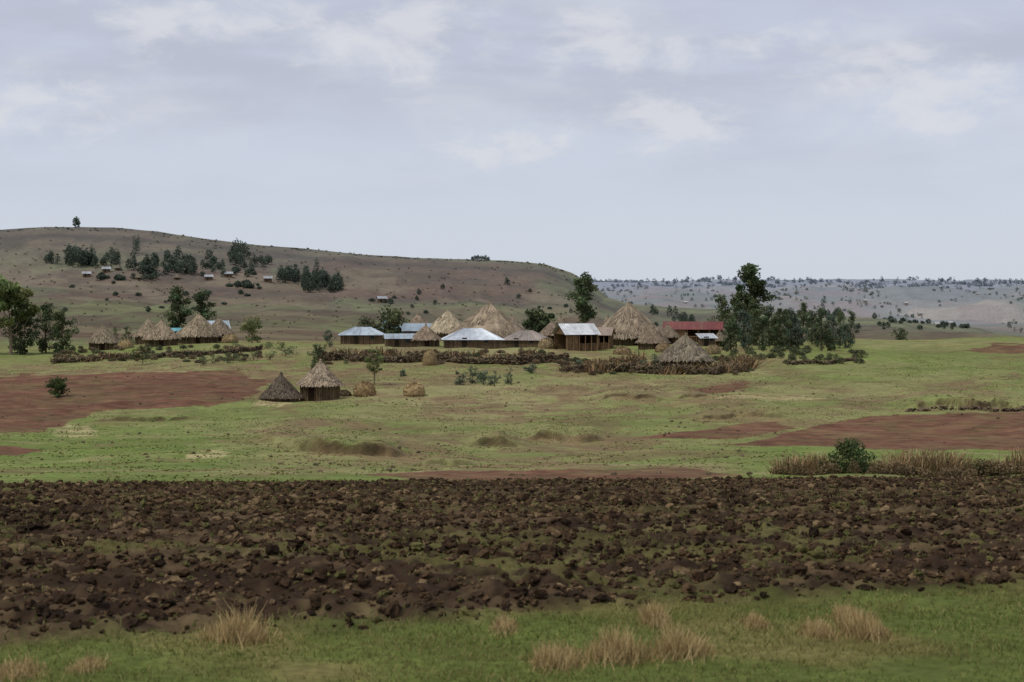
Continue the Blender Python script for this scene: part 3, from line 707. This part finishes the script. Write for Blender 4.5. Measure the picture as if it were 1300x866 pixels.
stone_wall([(66, 462), (110, 460), (170, 456), (235, 453), (330, 445)], .9)
fence([(405, 457), (470, 459), (540, 459), (600, 462), (660, 461), (722, 459)], 1.2, 26, .08, tint=(104, 92, 76), depth=.9, leaves=500, lean=.9)
stone_wall([(405, 458), (470, 460), (540, 460), (600, 463), (660, 462), (722, 460)], 1.3, per_m=34)
fence([(470, 452), (560, 452), (690, 451)], 1.1, 18, .08, tint=(98, 86, 70), depth=.7, lean=.8)
fence([(718, 471), (760, 474), (800, 472), (850, 475), (905, 475), (950, 468), (940, 460)], 1.2, 44, .07, tint=(124, 108, 84), depth=1.1, leaves=700, lean=1.0)
stone_wall([(718, 472), (760, 475), (800, 473), (850, 476), (905, 476), (950, 469)], 1.1, per_m=30)
fence([(735, 462), (770, 462), (815, 462)], 1.6, 44, .08, tint=(122, 104, 82), depth=1.0, lean=.8)
stone_wall([(1000, 464), (1050, 462), (1088, 458)], .6)
stone_wall([(1150, 523), (1230, 521), (1300, 519), (1450, 518)], .35, per_m=10)

# ------------------------------------------------------------------ light, sky
sd = Vector((-.45, -.30, .84)).normalized()
sl = bpy.data.lights.new('sun', 'SUN'); sl.energy = 2.2; sl.angle = math.radians(10); sl.color = (1, .96, .89)
so = bpy.data.objects.new('sun', sl); so.rotation_euler = sd.to_track_quat('Z', 'Y').to_euler(); so.location = (0, 0, 60); scene.collection.objects.link(so)
w = bpy.data.worlds.new("World"); scene.world = w; w.use_nodes = True; nt = w.node_tree; N = nt.nodes; L = nt.links
bg = N['Background']; bg.inputs['Strength'].default_value = .1
sky = N.new('ShaderNodeTexSky'); sky.sky_type = 'NISHITA'; sky.sun_disc = False
sky.sun_elevation = math.asin(sd.z); sky.sun_rotation = math.atan2(sd.x, sd.y); sky.altitude = 2500; sky.dust_density = 3; sky.air_density = 1
tc = N.new('ShaderNodeTexCoord')
sep = N.new('ShaderNodeSeparateXYZ'); L.new(tc.outputs['Generated'], sep.inputs[0])
def rampn(fac, stops):
    r = N.new('ShaderNodeValToRGB'); r.color_ramp.interpolation = 'B_SPLINE'
    while len(r.color_ramp.elements) < len(stops): r.color_ramp.elements.new(.5)
    for el, (p, c) in zip(r.color_ramp.elements, stops): el.position = p; el.color = (*c, 1)
    L.new(fac, r.inputs[0]); return r.outputs[0]
def T3(r, g, b): return tuple(lin((r, g, b)))
grad = rampn(sep.outputs['Z'], [(0, T3(204, 211, 221)), (.05, T3(204, 212, 226)), (.11, T3(199, 206, 223)), (.18, T3(192, 198, 216)), (.6, T3(190, 198, 216))])
def noise(scale, st, det=6, dist=.3, rough=.55):
    mp = N.new('ShaderNodeMapping'); mp.inputs['Scale'].default_value = st; L.new(tc.outputs['Generated'], mp.inputs[0])
    n = N.new('ShaderNodeTexNoise'); n.inputs['Scale'].default_value = scale; n.inputs['Detail'].default_value = det
    n.inputs['Distortion'].default_value = dist; n.inputs['Roughness'].default_value = rough; L.new(mp.outputs[0], n.inputs['Vector']); return n.outputs['Fac']
def mr(v, a, b, c, d):
    r = N.new('ShaderNodeMapRange'); r.interpolation_type = 'SMOOTHSTEP'
    for i, q in enumerate((a, b, c, d)): r.inputs[i+1].default_value = q
    L.new(v, r.inputs[0]); return r.outputs[0]
def math_(op, a, b):
    m = N.new('ShaderNodeMath'); m.operation = op
    for i, q in enumerate((a, b)):
        if isinstance(q, (int, float)): m.inputs[i].default_value = q
        else: L.new(q, m.inputs[i])
    return m.outputs[0]
def mixc(f, a, b):
    m = N.new('ShaderNodeMix'); m.data_type = 'RGBA'
    if isinstance(f, float): m.inputs[0].default_value = f
    else: L.new(f, m.inputs[0])
    for i, q in ((6, a), (7, b)):
        if isinstance(q, tuple): m.inputs[i].default_value = (*q, 1)
        else: L.new(q, m.inputs[i])
    return m.outputs[2]
height = mr(sep.outputs['Z'], .02, .12, 0, 1)
c1 = math_('MULTIPLY', mr(noise(6, (1, 1, 4)), .36, .62, 0, .95), height)
col = mixc(c1, grad, T3(188, 192, 208))
c2 = math_('MULTIPLY', mr(noise(11, (1, 1, 2.6), 9, .4), .46, .76, 0, .7), mr(sep.outputs['Z'], .02, .10, .0, 1))
col = mixc(c2, col, T3(213, 216, 225))
bank = None
for px, row, rad in [(1185, 115, .055), (1110, 90, .04), (850, 155, .045), (640, 175, .045), (250, 10, .07), (30, 140, .055), (500, 50, .07), (1000, 70, .05), (780, 60, .05)]:
    v = Vector(((px-650)/F, 1, (HR-row)/F)).normalized()
    mp = N.new('ShaderNodeMapping'); mp.inputs['Location'].default_value = (-v.x, -v.y, -v.z*2.2); mp.inputs['Scale'].default_value = (1, 1, 2.2); L.new(tc.outputs['Generated'], mp.inputs[0])
    ln = N.new('ShaderNodeVectorMath'); ln.operation = 'LENGTH'; L.new(mp.outputs[0], ln.inputs[0])
    g = mr(ln.outputs['Value'], 0, rad*1.6, 1, 0); bank = g if bank is None else math_('MAXIMUM', bank, g)
puff = mr(math_('ADD', math_('MULTIPLY', bank, .24), noise(24, (1, 1, 2.1), 9, .3, .62)), .58, .84, 0, .75)
puff = math_('MULTIPLY', puff, mr(bank, 0, .6, 0, 1))
col = mixc(puff, col, T3(221, 222, 227))
sc = N.new('ShaderNodeVectorMath'); sc.operation = 'SCALE'; sc.inputs['Scale'].default_value = 10; L.new(col, sc.inputs[0])
fin = mixc(.96, sky.outputs[0], sc.outputs[0]); L.new(fin, bg.inputs['Color'])

# ------------------------------------------------------------------ camera
cd = bpy.data.cameras.new('camera'); co = bpy.data.objects.new('camera', cd); scene.collection.objects.link(co)
co.location = (0, 0, H); co.rotation_euler = (math.radians(90), 0, 0)
cd.sensor_width = 36; cd.lens = 36*F/1300; cd.shift_y = -76/1300; cd.clip_start = .1; cd.clip_end = 40000
cd.dof.use_dof = True; cd.dof.focus_distance = 240; cd.dof.aperture_fstop = 4.5
scene.camera = co
scene.view_settings.view_transform = 'Standard'; scene.view_settings.look = 'None'; scene.view_settings.exposure = 0
